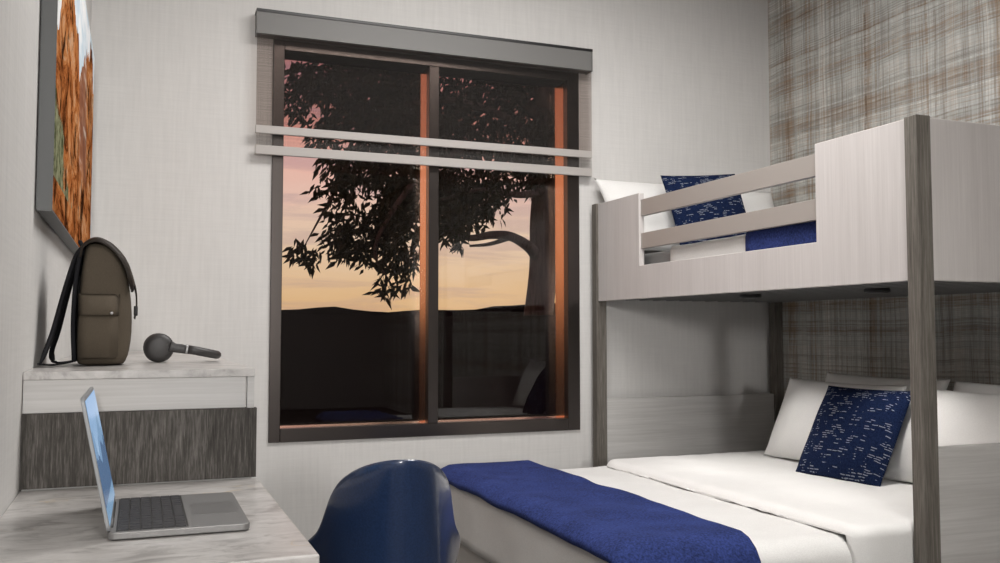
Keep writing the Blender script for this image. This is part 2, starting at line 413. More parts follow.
cobj('marble_top', bx(XL + .001, .235, 2.043, 4.187, .9645, .981), M['marble'], bevel=.001)

# laptop
lap = thing('laptop', 'open silver laptop with blue mountain wallpaper on the marble desk', 'laptop', (.066, 1.652, .75))
def round_slab(x0, x1, y0, y1, z0, z1, r=.012, n=6):
    bm = bmesh.new(); pts = []
    for cx, cy, a0 in ((x1 - r, y1 - r, 0), (x0 + r, y1 - r, 90), (x0 + r, y0 + r, 180), (x1 - r, y0 + r, 270)):
        for k in range(n + 1):
            a = math.radians(a0 + 90 * k / n); pts.append((cx + r * math.cos(a), cy + r * math.sin(a)))
    f = bm.faces.new([bm.verts.new((x, y, z0)) for x, y in pts])
    e = bmesh.ops.extrude_face_region(bm, geom=[f])
    bmesh.ops.translate(bm, verts=[v for v in e['geom'] if isinstance(v, bmesh.types.BMVert)], vec=(0, 0, z1 - z0))
    return bm
LB = .103; LW = .152
obj('base', round_slab(-LB, LB, -LW, LW, .002, .0125), M['space'], lap, bevel=.0015)
obj('keyboard', round_slab(-LB + .012, -LB + .115, -LW + .009, LW - .009, .0122, .0131, .003), M['black'], lap)
k0 = bmesh.new()
for i in range(6):
    for j in range(14):
        x = -LB + .0145 + i * .0165; y = -LW + .0115 + j * .0204
        if i == 5 and 4 <= j <= 8:
            if j == 4: box(k0, x, x + .0145, y, y + .0204 * 5 - .0035, .0129, .0143)
            continue
        box(k0, x, x + .0145, y, y + .017, .0129, .0143)
kb = obj('keys', k0, M['key'], lap)
obj('trackpad', round_slab(.022, .094, -.055, .055, .0123, .0128, .004), mat('trackpad_glass', (.17, .167, .165), .35, .3), lap)
m = mat('laptop_screen', (.02, .03, .05), .2); M['screen'] = m
n = N(m); x, y, z = n.sep(n.coord())       # lid local: y across, x up the lid
ridge = n.math('ADD', .055, n.math('MULTIPLY', n.noise(y, 13, 3, .5, 0, '1D'), .10))
far = n.math('ADD', .075, n.math('MULTIPLY', n.noise(n.math('ADD', y, 3), 9, 2, .5, 0, '1D'), .12))
sky = n.ramp(n.math('MULTIPLY', x, 5), [(.3, (.50, .66, .82)), (1, (.16, .36, .66))])
c1 = n.mix(n.math('LESS_THAN', x, far), sky, (.20, .36, .58)); c2 = n.mix(n.math('LESS_THAN', x, ridge), c1, (.06, .14, .28))
c3 = n.mix(n.math('LESS_THAN', x, .035), c2, (.20, .36, .55))
n.put(c3, n.b.inputs['Emission Color']); n.b.inputs['Emission Strength'].default_value = .8
lid = obj('lid', round_slab(0, .203, -LW, LW, -.003, .0025, .010), mat('lid_aluminium', (.27, .28, .29), .5, .3), lap, bevel=.001)
lid.location = (-LB + .002, 0, .0135); lid.rotation_euler = (0, -math.radians(101.5), 0)
# lid's local +z turned away from the keyboard; the screen sits on the keyboard side
obj('screen', bx(.008, .197, -LW + .006, LW - .006, -.0036, -.0030), M['screen'], lid)
bm = bmesh.new(); tube(bm, [(-LB + .004, -.11, .011), (-LB + .004, .11, .011)], .004, 10); obj('hinge', bm, M['black'], lap, smooth=True)

# ------------------------------------------------------------------ backpack (local origin at base centre; width along x is the bag's depth)
BX, BY, BZ = -.073, 2.42, .981
bag = thing('backpack', 'olive brown canvas backpack with dark leather flap standing on the cabinet', 'backpack', (BX, BY, BZ))
prof = [  # z, left x, right x, half width along y
    (.000, -.056, .040, .085), (.008, -.060, .046, .094), (.03, -.0615, .054, .10), (.08, -.061, .0585, .102), (.13, -.060, .058, .102), (.18, -.057, .053, .10),
    (.22, -.054, .045, .098), (.25, -.050, .034, .095), (.272, -.046, .018, .09), (.285, -.040, .004, .083), (.291, -.030, -.012, .06)]
bm = bmesh.new(); rings = []; nn = 40
for z, xl, xr, hw in prof:
    ring = []
    for k in range(nn):
        a = 2 * PI * k / nn; ca, sa = math.cos(a), math.sin(a)
        e = .42
        X = (xl + xr) / 2 + (xr - xl) / 2 * math.copysign(abs(ca) ** e, ca); Y = hw * math.copysign(abs(sa) ** e, sa)
        nz = mnoise.noise(Vector((X * 22, Y * 22, z * 16))) * .0035
        ring.append(bm.verts.new((X + nz, Y + nz * math.copysign(1, Y), z)))
    rings.append(ring)
for a, b in zip(rings, rings[1:]):
    for k in range(nn): bm.faces.new((a[k], a[(k + 1) % nn], b[(k + 1) % nn], b[k]))
bm.faces.new(rings[0]); bm.faces.new(rings[-1])
o = obj('body', bm, M['canvas'], bag, smooth=True)
sm = o.modifiers.new('s', 'SUBSURF'); sm.levels = sm.render_levels = 1
# back panel
bm = bmesh.new()
pp = spline([(-.062, 0, .01), (-.066, 0, .1), (-.062, 0, .2), (-.052, 0, .27)], 5)
for a, b in zip(pp, pp[1:]):
    pass
vs = [[bm.verts.new((p.x - .004 * (1 - (w / .088) ** 4), w, p.z)) for w in [(-.088 + .022 * i) for i in range(9)]] for p in pp]
for a, b in zip(vs, vs[1:]):
    for i in range(8): bm.faces.new((a[i], a[i + 1], b[i + 1], b[i]))
o = obj('back_panel', bm, M['strap'], bag, smooth=True); s = o.modifiers.new('t', 'SOLIDIFY'); s.thickness = .008; s.offset = 0
# flap: leather sheet over the top and down the front
bm = bmesh.new(); fp = spline([(-.052, 0, .262), (-.046, 0, .284), (-.024, 0, .2965), (.000, 0, .290), (.022, 0, .272), (.041, 0, .246), (.052, 0, .218), (.060, 0, .190)], 5)
vs = []
for i, p in enumerate(fp):
    t = i / (len(fp) - 1); hw = .09 + .016 * min(1, t * 3) - (.02 * max(0, (t - .85) / .15) ** 2)
    row = []
    for j in range(13):
        w = -1 + j / 6
        drop = .012 * abs(w) ** 5
        row.append(bm.verts.new((p.x - drop * .5 * t, w * hw, p.z - drop)))
    vs.append(row)
for a, b in zip(vs, vs[1:]):
    for i in range(12): bm.faces.new((a[i], a[i + 1], b[i + 1], b[i]))
flap = obj('flap', bm, M['leather'], bag, smooth=True); s = flap.modifiers.new('t', 'SOLIDIFY'); s.thickness = .005; s.offset = 1
# closing strap and buckle on the front
for sy in (-.045, .045):
    bm = bmesh.new(); q = spline([(.058, sy, .205), (.066, sy, .175), (.068, sy, .14), (.064, sy, .11)], 5)
    tube(bm, q, .008, 8, ((1, 0, 0), .25)); st = obj('closing_strap', bm, M['leather'], bag, smooth=True)
    obj('buckle', bx(.062, .071, sy - .011, sy + .011, .118, .140), M['pad'], st, bevel=.002)
# side pockets (near and far side)
for sy in (-1, 1):
    bm = bmesh.new()
    rr = [(.016, .036, .004), (.022, .042, .028), (.085, .043, .034), (.135, .041, .027), (.160, .036, .004)]
    ring = []
    for z, hw, dp in rr:
        row = []
        for k in range(9):
            t = -1 + k / 4
            row.append(bm.verts.new((-.012 + hw * t, sy * (.098 + dp * (1 - abs(t) ** 6)), z)))
        ring.append(row)
    for a, b in zip(ring, ring[1:]):
        for k in range(8): bm.faces.new((a[k], a[k + 1], b[k + 1], b[k]))
    bm.faces.new(ring[0]); bm.faces.new(ring[-1])
    pk = obj('side_pocket', bm, M['canvas'], bag, smooth=True)
    bm = bmesh.new(); rows = []
    for z, ex in ((.166, .0), (.158, .030), (.132, .0365), (.117, .0405)):
        rows.append([bm.verts.new((-.012 + .044 * (-1 + k / 4), sy * (.099 + ex * (1 - abs(-1 + k / 4) ** 6)), z)) for k in range(9)])
    for a, b in zip(rows, rows[1:]):
        for k in range(8): bm.faces.new((a[k], a[k + 1], b[k + 1], b[k]))
    pf = obj('pocket_flap', bm, M['canvas'], pk, smooth=True); s = pf.modifiers.new('t', 'SOLIDIFY'); s.thickness = .003
    bm = bmesh.new(); bmesh.ops.create_uvsphere(bm, u_segments=12, v_segments=8, radius=.0035, matrix=Matrix.Translation((.016, sy * .1405, .121)))
    obj('snap', bm, M['silver'], pk, smooth=True)
# shoulder straps hanging off the back, with webbing along the top
for sy, dx in ((-.05, 0), (.05, .012)):
    bm = bmesh.new()
    sw = -.13 if sy < 0 else -.04
    q = spline([(-.046, sy, .268), (-.064, sy, .258), (-.084, sy + sw * .15, .185), (-.104, sy + sw * .5, .085), (-.117, sy + sw * .85, .032), (-.124 + dx, sy + sw, .010)], 6)
    tube(bm, q, [.016] * (len(q) - 6) + [.014, .013, .011, .010, .008, .007], 10, ((.94, 0, -.34), .35)); st = obj('shoulder_strap', bm, M['strap'], bag, smooth=True)
    bm = bmesh.new(); q = spline([(-.124 + dx, sy + sw, .009), (-.105, sy + sw * .6, .005), (-.08, sy, .007), (-.060, sy, .012)], 5)
    tube(bm, q, .007, 8, ((0, 0, 1), .3)); obj('webbing', bm, M['strap'], st, smooth=True)
bm = bmesh.new(); tube(bm, spline([(-.05, -.025, .272), (-.058, -.02, .288), (-.06, 0, .293), (-.058, .02, .288), (-.05, .025, .272)], 5), .005, 8); obj('carry_handle', bm, M['strap'], bag, smooth=True)

# ------------------------------------------------------------------ headphones lying on the cabinet
hp = thing('headphones', 'dark grey headphones lying on the marble cabinet top beside the backpack', 'headphones', (.05, 2.58, .981))
R90 = Matrix.Rotation(PI / 2, 4, 'X')
for sy in (-1, 1):
    M0 = Matrix.Translation((0, sy * .062, .0375)) @ Matrix.Rotation(.06, 4, 'Y') @ (R90 if sy < 0 else Matrix.Rotation(-PI / 2, 4, 'X'))
    bm = bmesh.new(); lathe(bm, [(0, .017), (.022, .0165), (.031, .013), (.0355, .006), (.037, -.002), (.036, -.008), (.033, -.010), (0, -.010)], M0)
    cu = obj('ear_cup', bm, M['phone'], hp, smooth=True)
    bm = bmesh.new(); lathe(bm, [(0, -.0105), (.035, -.0095), (.0375, -.016), (.036, -.025), (.030, -.028), (.02, -.022), (0, -.02)], M0)
    obj('ear_cushion', bm, M['pad'], cu, smooth=True)
    bm = bmesh.new(); q = spline([(.026, sy * .074, .041), (.045, sy * .076, .036), (.065, sy * .077, .0335)], 4)
    tube(bm, q, [.016, .014, .012, .0115, .011, .011, .011, .011, .011], 12, ((0, 1, 0), .4)); obj('yoke', bm, M['phone'], hp, smooth=True)
    bm = bmesh.new(); tube(bm, [(.064, sy * .077, .0335), (.070, sy * .0768, .033)], .0115, 12, ((0, 1, 0), .4)); obj('silver_band', bm, M['silver'], hp, smooth=True)
bm = bmesh.new()
q = [(.070, -.0768, .033)] + [(.085 + .062 * math.cos(a), .077 * math.sin(a), .0325 - .013 * max(0, math.cos(a)) - .002) for a in [(-PI / 2 + PI * k / 24) for k in range(25)]] + [(.070, .0768, .033)]
rr = [.0105] * len(q)
tube(bm, q, .0108, 12)
for v in bm.verts: pass
obj('headband', bm, M['phone'], hp, smooth=True)

# ------------------------------------------------------------------ framed canyon picture on the left wall
pic = thing('wall_picture', 'framed canyon landscape picture with orange rock and pale sky on the left wall', 'picture', (XL, 2.98, 1.71))
PX = -.176; y0, y1, z0, z1 = 2.175, 3.80, 1.317, 2.105
bm = bmesh.new(); fw = .012
for a in ((y0, y0 + fw, z0, z1), (y1 - fw, y1, z0, z1), (y0 + fw, y1 - fw, z0, z0 + fw), (y0 + fw, y1 - fw, z1 - fw, z1)):
    box(bm, XL + .004, PX, *a)
bmesh.ops.translate(bm, verts=bm.verts, vec=(-XL, -2.98, -1.71))
M['picframe'] = mat('grey_picture_frame', (.075, .078, .078), .5)
obj('frame', bm, M['picframe'], pic)
bm = bx(XL + .002, XL + .0045, y0 + .006, y1 - .006, z0 + .006, z1 - .006); bmesh.ops.translate(bm, verts=bm.verts, vec=(-XL, -2.98, -1.71))
obj('backing', bm, M['black'], pic)
m = mat('canyon_print', (.5, .3, .2), .9, spec=0); M['print'] = m
n = N(m); x, y, z = n.sep(n.coord())
v = n.coord()
rock = n.noise(n.map(v, (1, 2.2, 4.2)), 1.7, 7, .74, 1.1)
rc = n.ramp(rock, [(.36, (.02, .007, .004)), (.42, (.17, .05, .016)), (.49, (.42, .14, .04)), (.56, (.56, .25, .10)), (.66, (.60, .40, .26))])
gully = n.noise(n.map(v, (1, 5, 4.5), loc=(0, 3, 1)), 1.3, 6, .72, .8)
rc = n.mix(n.ramp(gully, [(.40, .95), (.48, 0)]), rc, (.022, .009, .006))
streak = n.noise(n.map(v, (1, 3, 22), (.55, 0, 0)), 1, 3, .5)
yw = n.math('ADD', y, n.math('MULTIPLY', n.math('SUBTRACT', z, .1), .35))
mid = n.math('MULTIPLY', n.ramp(n.math('ABSOLUTE', n.math('SUBTRACT', yw, .16)), [(.16, .9), (.22, 0)]), n.ramp(n.math('ADD', z, .3), [(.10, 0), (.2, 1)]))
rc = n.mix(n.math('MULTIPLY', mid, .85), rc, n.ramp(streak, [(.42, (.25, .11, .07)), (.55, (.33, .18, .13)), (.62, (.62, .50, .42))]))
topo = n.math('ADD', n.math('SUBTRACT', z, n.math('MULTIPLY', y, .10)), n.math('MULTIPLY', n.math('SUBTRACT', n.noise(n.math('ADD', y, 7), 2.2, 4, .6, 0, '1D'), .5), .5))
sk = n.math('GREATER_THAN', topo, .215)
rc = n.mix(sk, rc, n.ramp(n.noise(n.map(v, (1, 2, 5)), 2, 4), [(.4, (.62, .72, .80)), (.6, (.92, .93, .94))]))
gr = n.math('LESS_THAN', n.math('ADD', n.math('ADD', z, n.math('MULTIPLY', y, .42)), n.math('MULTIPLY', n.noise(v, 7, 5, .7), .5)), -.22)
gr2 = n.math('MULTIPLY', gr, n.math('GREATER_THAN', z, -.315))
rc = n.mix(gr2, rc, n.ramp(n.noise(v, 26, 4, .7), [(.38, (.05, .06, .025)), (.6, (.30, .31, .19))]))
n.color(rc)
bm = bx(XL + .006, PX + .0006, y0 + .004, y1 - .004, z0 + .004, z1 - .004); bmesh.ops.translate(bm, verts=bm.verts, vec=(-XL, -2.98, -1.71))
obj('print', bm, M['print'], pic)

# ------------------------------------------------------------------ bunk bed frame
PXo = 2.13                                    # outer face of the upper side panel
bunk = thing('bunk_bed', 'whitewashed bunk bed frame with dark weathered posts beside the plaid wall', 'bunk bed', (2.7, 3.1, 0))
def bobj(name, bm, m, par=None, **k):
    bmesh.ops.translate(bm, verts=bm.verts, vec=(-2.7, -3.1, 0)); return obj(name, bm, m, par or bunk, **k)
for a in ((2.12, 2.176, 2.064, 2.112), (2.12, 2.176, 4.110, 4.158), (3.19, 3.246, 4.110, 4.158), (3.19, 3.246, 2.064, 2.112)):
    bobj('post', bx(*a, 0, 1.70), M['post'], bevel=.002, seg=1)
bm = bmesh.new(); ya, yb, yc, yd = 2.112, 2.515, 3.705, 4.110
z0, zo, z1 = 1.211, 1.362, 1.697
# one C-shaped board, outlined then extruded to its thickness
pts = [(ya, z0), (yd, z0), (yd, z1), (yc, z1), (yc, zo), (yb, zo), (yb, z1), (ya, z1)]
f = bm.faces.new([bm.verts.new((PXo, y, z)) for y, z in pts])
e = bmesh.ops.extrude_face_region(bm, geom=[f]); bmesh.ops.translate(bm, verts=[v for v in e['geom'] if isinstance(v, bmesh.types.BMVert)], vec=(.028, 0, 0))
bobj('side_panel', bm, M['ash'], bevel=.0015, seg=1)
for a, b in ((1.440, 1.511), (1.590, 1.666)):
    bobj('guard_rail', bx(PXo + .010, PXo + .03, yb - .01, yc + .01, a, b), M['rail'], bevel=.001, seg=1)
bobj('end_panel', bx(2.176, 3.19, 2.076, 2.102, z0, z1), M['ash'], bevel=.0015, seg=1)
bobj('lower_end_panel', bx(2.176, 3.19, 2.074, 2.100, .06, .722), M['pale_x'], bevel=.002, seg=1)
bobj('lower_side_panel', bx(2.176, 3.19, 4.120, 4.150, .06, .726), M['pale_x'], bevel=.002, seg=1)
M['slat'] = mat('dark_metal_deck', (.05, .05, .048), .4, .5); M['slat2'] = mat('deck_rib', (.22, .22, .215), .4, .6)
bobj('deck', bx(2.16, 3.19, 2.105, 4.115, 1.222, 1.25), M['slat'])
for k in range(13):
    x = 2.20 + k * .078
    bobj('deck_rib', bx(x, x + .022, 2.106, 4.10, 1.216, 1.2225), M['slat2'])
for (x, y) in ((2.40, 3.247), (2.49, 2.623)):
    bm = bmesh.new(); lathe(bm, [(0, 1.216), (.042, 1.216), (.045, 1.213), (.045, 1.203), (.038, 1.199), (0, 1.199)], Matrix.Translation((x, y, 0)))
    bobj('puck_light', bm, M['black'], smooth=False)

# ------------------------------------------------------------------ bedding helpers
def cloth_block(x0, x1, y0, y1, ztop, zbot, r=.06, rc=.08, amp=.006, freq=5, n=120, seed=0, hang=.0, up=None, clamp=None):
    """a draped cover: rounded top edge, sides falling to zbot, soft wrinkles"""
    bm = bmesh.new(); cx, cy = (x0 + x1) / 2, (y0 + y1) / 2; rings = []
    def outline(k, inset):
        per = []
        hx, hy = (x1 - x0) / 2 - inset, (y1 - y0) / 2 - inset; rr = max(.01, rc - inset)
        L = [2 * (hy - rr), PI / 2 * rr, 2 * (hx - rr), PI / 2 * rr] * 2; T = sum(L); s = k / n * T
        segs = [((hx, -hy + rr), (0, 1)), ((hx - rr, hy - rr), 0), ((hx - rr, hy), (-1, 0)), ((-hx + rr, hy - rr), 90), ((-hx, hy - rr), (0, -1)), ((-hx + rr, -hy + rr), 180), ((-hx + rr, -hy), (1, 0)), ((hx - rr, -hy + rr), 270)]
        for l, (p, d) in zip(L, segs):
            if s <= l:
                if isinstance(d, tuple): return cx + p[0] + d[0] * s, cy + p[1] + d[1] * s
                a = math.radians(d) + s / rr; return cx + p[0] + rr * math.cos(a), cy + p[1] + rr * math.sin(a)
            s -= l
        return cx + hx, cy - hy + rr
    spec = [(t, ztop, r, 1) for t in (.06, .16, .28, .4, .52, .64, .74, .83, .91, .97, 1)]
    spec += [(None, ztop - r * (1 - math.cos(a)), r * (1 - math.sin(a)), 1) for a in [PI / 2 * i / 6 for i in range(1, 7)]]
    m_ = max(3, int((ztop - r - zbot) / .03))
    spec += [(None, ztop - r - (ztop - r - zbot) * i / m_, 0, 1) for i in range(1, m_ + 1)]
    for t, z, inset, _ in spec:
        ring = []
        for k in range(n):
            X, Y = outline(k, inset)
            if t is not None: X, Y = cx + (X - cx) * t, cy + (Y - cy) * t
            w = amp * (mnoise.noise(Vector((X * freq + seed, Y * freq, z * freq))) + .5 * mnoise.noise(Vector((X * freq * 3, Y * freq * 2 + seed, z * freq * 2))))
            dz = 0 if t is None and inset == 0 else w
            out = w if t is None else 0
            d = Vector((X - cx, Y - cy)); d = d.normalized() if d.length > 1e-6 else Vector((0, 0))
            side = hang * max(0, (ztop - r - z)) if t is None else 0
            uz = up(X, Y) if up else 0
            zk = max(z, clamp[1]) if clamp and clamp[0](X, Y) else z
            ring.append(bm.verts.new((X + d.x * (out + side), Y + d.y * (out + side), zk + dz + (uz if (t is not None or inset > 0) else 0))))
        rings.append(ring)
    for a, b in zip(rings, rings[1:]):
        for k in range(n): bm.faces.new((a[k], a[(k + 1) % n], b[(k + 1) % n], b[k]))
    bm.faces.new(rings[0])
    return bm

def pillow_mesh(W, Hh, T, seed=0, pinch=.05, flare=0, nu=26, nv=22, wr=.006):
    """closed pillow: local x across, z up (0..Hh), y is the thickness"""
    bm = bmesh.new(); front = []; back = []
    for i in range(nu + 1):
        fr, bk = [], []
        for j in range(nv + 1):
            u, v = -1 + 2 * i / nu, -1 + 2 * j / nv
            u2, v2 = math.sin(u * PI / 2) * .5 + u * .5, math.sin(v * PI / 2) * .5 + v * .5
            X = u2 * W / 2 * (1 - pinch * (1 - v2 * v2)) * (1 + flare * v2); Z = v2 * Hh / 2 * (1 - pinch * (1 - u2 * u2)) + Hh / 2
            t = T / 2 * max(0, (1 - abs(u2) ** 2.6)) ** .6 * max(0, (1 - abs(v2) ** 2.6)) ** .6
            q = Vector((X * 9 + seed, Z * 9, seed)); w = wr * mnoise.noise(q) * min(1, t / (T * .15))
            edge = i in (0, nu) or j in (0, nv)
            a = bm.verts.new((X, -t + w, Z + .4 * w)); fr.append(a)
            bk.append(a if edge else bm.verts.new((X, t + w, Z)))
        front.append(fr); back.append(bk)
    for g in (front, back):
        for i in range(nu):
            for j in range(nv): bm.faces.new((g[i][j], g[i + 1][j], g[i + 1][j + 1], g[i][j + 1]))
    return bm

def pillow(name, label, cat, W, Hh, T, mt, base, nrm, lean, roll=0, group=None, seed=0, pinch=.05, flare=0):
    """base: bottom-centre point; nrm: horizontal direction the front faces; lean: tilt back in degrees"""
    o = obj(name, pillow_mesh(W, Hh, T, seed, pinch, flare), mt, smooth=True)
    f = Vector((*nrm, 0)).normalized()
    yb = -f; up = Vector((0, 0, 1)); xa = yb.cross(up)
    R = Matrix((xa, yb, up)).transposed().to_4x4()
    Mx = Matrix.Translation(base) @ R @ Matrix.Rotation(-math.radians(lean), 4, 'X') @ Matrix.Rotation(math.radians(roll), 4, 'Y')
    o.matrix_world = Mx
    return tag(o, label, cat, group)

# ------------------------------------------------------------------ lower bed
BX0, BX1, BY0, BY1 = 1.185, 3.19, 2.152, 3.74
base = thing('bed_base', 'pale upholstered bed base under the lower bunk coverlet', 'bed base', (2.2, 2.94, 0))
bm = bx(BX0 + .03 - 2.2, BX1 - 2.2, BY0 + .02 - 2.94, BY1 - .02 - 2.94, .05, .235); obj('box_base', bm, M['base'], base, bevel=.01)
for x in (BX0 + .1, BX1 - .1):
    for y in (BY0 + .1, BY1 - .1):
        bm = bmesh.new(); lathe(bm, [(0, 0), (.02, 0), (.028, .052), (0, .052)], Matrix.Translation((x - 2.2, y - 2.94, 0)), 12); obj('foot', bm, M['black'], base)
o = obj('mattress', bx(BX0 + .02, BX1 - .018, BY0 + .02, BY1 - .02, .236, .447), M['mattress'], bevel=.055, seg=4); tag(o, 'lower bunk mattress lying under the white coverlet', 'mattress')
cov = obj('coverlet', cloth_block(BX0, BX1 + .002, BY0, BY1, .466, .237, .07, .09, .006, 5, 150, 3), M['quilt'], smooth=True); sl = cov.modifiers.new('t', 'SOLIDIFY'); sl.thickness = .003; sl.offset = -1
tag(cov, 'white woven coverlet spread over the lower bunk mattress', 'coverlet')
# folded-back white sheet toward the pillows
fs = obj('folded_sheet', cloth_block(1.925, BX1 + .012, BY0 - .034, BY1 - .06, .500, .30, 0.035, .04, .004, 6, 130, 8, clamp=(lambda X, Y: (X < 1.955 and Y > BY0) or Y > BY1 - .10, .472)), M['white'], smooth=True); sl = fs.modifiers.new('t', 'SOLIDIFY'); sl.thickness = .003; sl.offset = -1
fs.parent = cov; fs['label'] = 'bright white folded-back sheet'

def strip(x0, x1, ytop0, ytop1, ztop, drop0, drop1, r, th, amp, seed, xr=.03, n=70, nx=16, skew=0):
    """a throw laid across a bed along y, its ends falling over both sides"""
    L0, L1 = drop0, drop1; arc = PI / 2 * r
    tot = (ytop1 - ytop0) + 2 * arc + L0 + L1
    bm = bmesh.new(); rows = []
    for i in range(n + 1):
        s = tot * i / n
        if s < L0: y, z = ytop0 - r, ztop - r - (L0 - s)
        elif s < L0 + arc: a = (s - L0) / r; y, z = ytop0 - r * math.cos(a), ztop - r + r * math.sin(a)
        elif s < L0 + arc + ytop1 - ytop0: y, z = ytop0 + s - L0 - arc, ztop
        elif s < tot - L1: a = (s - L0 - arc - (ytop1 - ytop0)) / r; y, z = ytop1 + r * math.sin(a), ztop - r + r * math.cos(a)
        else: y, z = ytop1 + r, ztop - r - (s - (tot - L1))
        row = []
        for j in range(nx + 1):
            x = x0 + (x1 - x0) * j / nx + skew * (y - ytop0)
            w = amp * (mnoise.noise(Vector((x * 5 + seed, s * 4, 0))) + .4 * mnoise.noise(Vector((x * 13, s * 9 + seed, 0))))
            e = -(.030, .010)[j] if j < 2 else 0
            row.append(bm.verts.new((x + w * .4, y - (w if z < ztop - r * .5 else 0), z + w + e)))
        rows.append(row)
    for a, b in zip(rows, rows[1:]):
        for j in range(nx): bm.faces.new((a[j], a[j + 1], b[j + 1], b[j]))
    return bm
def soft(o, th, off=1):
    s = o.modifiers.new('t', 'SOLIDIFY'); s.thickness = th; s.offset = off
    b = o.modifiers.new('b', 'BEVEL'); b.width = th * .42; b.segments = 3; b.limit_method = 'ANGLE'; b.angle_limit = math.radians(50)
bl = obj('throw_blanket', strip(1.168, 1.585, BY0 + .055, BY1 - .06, .479, .16, .0, .075, .03, .007, 4), M['navy'], smooth=True); soft(bl, .03)
tag(bl, 'navy blue throw laid across the foot of the lower bunk', 'blanket')

# lower pillows
NX = (-1, 0)
pillow('pillow', 'plump white pillow leaning left of the navy cushion on the lower bunk', 'pillow', .70, .38, .14, M['white'], (2.64, 3.145, .503), NX, 24, 0, 'white pillows on the lower bunk', 1)
pillow('pillow', 'plump white pillow right of the navy cushion, partly behind the dark near post', 'pillow', .64, .38, .14, M['white'], (2.64, 2.46, .503), NX, 24, 0, 'white pillows on the lower bunk', 5)
pillow('pillow', 'white pillow in the back row behind the left lower bunk pillow', 'pillow', .72, .39, .13, M['white'], (2.90, 3.18, .508), NX, 22, 0, 'white pillows on the lower bunk', 9)
pillow('pillow', 'white pillow in the back row behind the right lower bunk pillow', 'pillow', .68, .385, .13, M['white'], (2.90, 2.46, .508), NX, 22, 0, 'white pillows on the lower bunk', 13)
pillow('cushion', 'square navy cushion with white stitched dashes on the lower bunk', 'cushion', .41, .40, .125, M['dash'], (2.485, 2.855, .492), (-1, -.12), 30, 0, 'navy stitched cushions', 21, .03)

# ------------------------------------------------------------------ upper bunk
o = obj('mattress', bx(2.194, 3.175, 2.13, 4.10, 1.251, 1.425), M['mattress'], bevel=.022, seg=3); tag(o, 'grey mattress on the upper bunk, bare at the window end', 'mattress')
o = obj('coverlet', cloth_block(2.176, 3.188, 2.112, 3.54, 1.437, 1.256, .025, .03, .003, 6, 120, 17, clamp=(lambda X, Y: Y > 3.5 and 2.18 < X < 3.18, 1.428)), M['quilt'], smooth=True); sl = o.modifiers.new('t', 'SOLIDIFY'); sl.thickness = .003; sl.offset = -1; tag(o, 'white coverlet on the upper bunk seen through the guard rails', 'coverlet')
bm = bmesh.new()
prof_x = [(2.168, 1.30), (2.167, 1.40), (2.170, 1.432), (2.187, 1.447), (2.25, 1.451), (2.7, 1.452), (3.15, 1.451)]
rows = []
for i in range(25):
    y = 2.14 + .815 * i / 24; row = []
    for x, z in [tuple(v.to_tuple()[:3:2]) for v in spline([(a, 0, b) for a, b in prof_x], 4)]:
        row.append(bm.verts.new((x, y, z + (.002 * mnoise.noise(Vector((x * 8, y * 8, 0))) if x > 2.2 else 0))))
    rows.append(row)
for a, b in zip(rows, rows[1:]):
    for j in range(len(a) - 1): bm.faces.new((a[j], a[j + 1], b[j + 1], b[j]))
o = obj('throw_blanket', bm, M['navy'], smooth=True); s = o.modifiers.new('t', 'SOLIDIFY'); s.thickness = .005; s.offset = 0
tag(o, 'navy blue throw spread over the near end of the upper bunk', 'blanket')
NY = (0, -1)
pillow('pillow', 'white pillow leaning on the window wall, left end of the upper bunk', 'pillow', .56, .40, .14, M['white'], (2.440, 4.00, 1.455), NY, 20, 0, 'white pillows on the upper bunk', 31, .05, .13)
pillow('pillow', 'white pillow against the plaid wall corner, right side of the upper bunk', 'pillow', .44, .385, .14, M['white'], (2.98, 4.00, 1.455), NY, 20, 0, 'white pillows on the upper bunk', 35)
pillow('cushion', 'navy cushion with white stitched dashes propped on the upper bunk pillows', 'cushion', .41, .41, .10, M['dash'], (2.61, 3.77, 1.475), (-.15, -1), 24, -4, 'navy stitched cushions', 41, .03)

# ------------------------------------------------------------------ chair: moulded shell on tapered legs
chair = thing('shell_chair', 'navy blue moulded shell chair between the desk and the bed', 'chair', (.475, 1.885, 0), math.radians(-7))
# local: the sitter faces +Y; back at -Y
bm = bmesh.new(); na, nt = 72, 22
zc = .44; rows = []
def sst(t): t = max(0, min(1, t)); return t * t * (3 - 2 * t)
for k in range(na):
    a = 2 * PI * k / na; d = abs(((a - 1.5 * PI + PI) % (2 * PI)) - PI)       # angle from the back (-Y)
    deg = math.degrees(d)
    top = .705 + .130 * max(0, 1 - min(1, deg / 66) ** 2.2) ** .62 - .085 * sst((deg - 50) / 50) - .14 * sst((deg - 95) / 45)
    row = []
    for j in range(nt + 1):
        t = j / nt
        rise = sst((t - .30) / .70) if t > .3 else 0
        lin = max(0, (t - .38) / .62)
        z = zc + .012 * math.cos(min(1, t / .4) * PI / 2) * -1 + (top - zc) * (.35 * lin ** 1.6 + .65 * lin)
        r = .195 * min(1, math.sin(min(1, t / .46) * PI / 2))
        hgt = max(0, z - zc)
        wx = .74 - .30 * hgt * max(0, math.cos(d)) ; dy = -.22 * hgt * max(0, math.cos(d))
        fl = .022 * sst((t - .75) / .25) * sst((deg - 60) / 40) * (1 if deg < 140 else .6)
        row.append(bm.verts.new(((r * wx + fl) * math.cos(a), (r + fl) * math.sin(a) + dy, z)))
    rows.append(row)
c0 = bm.verts.new((0, 0, zc - .012))
for k in range(na):
    a, b = rows[k], rows[(k + 1) % na]
    for j in range(1, nt): bm.faces.new((a[j], b[j], b[j + 1], a[j + 1]))
    bm.faces.new((c0, b[1], a[1]))
for k in range(na): bm.verts.remove(rows[k][0])
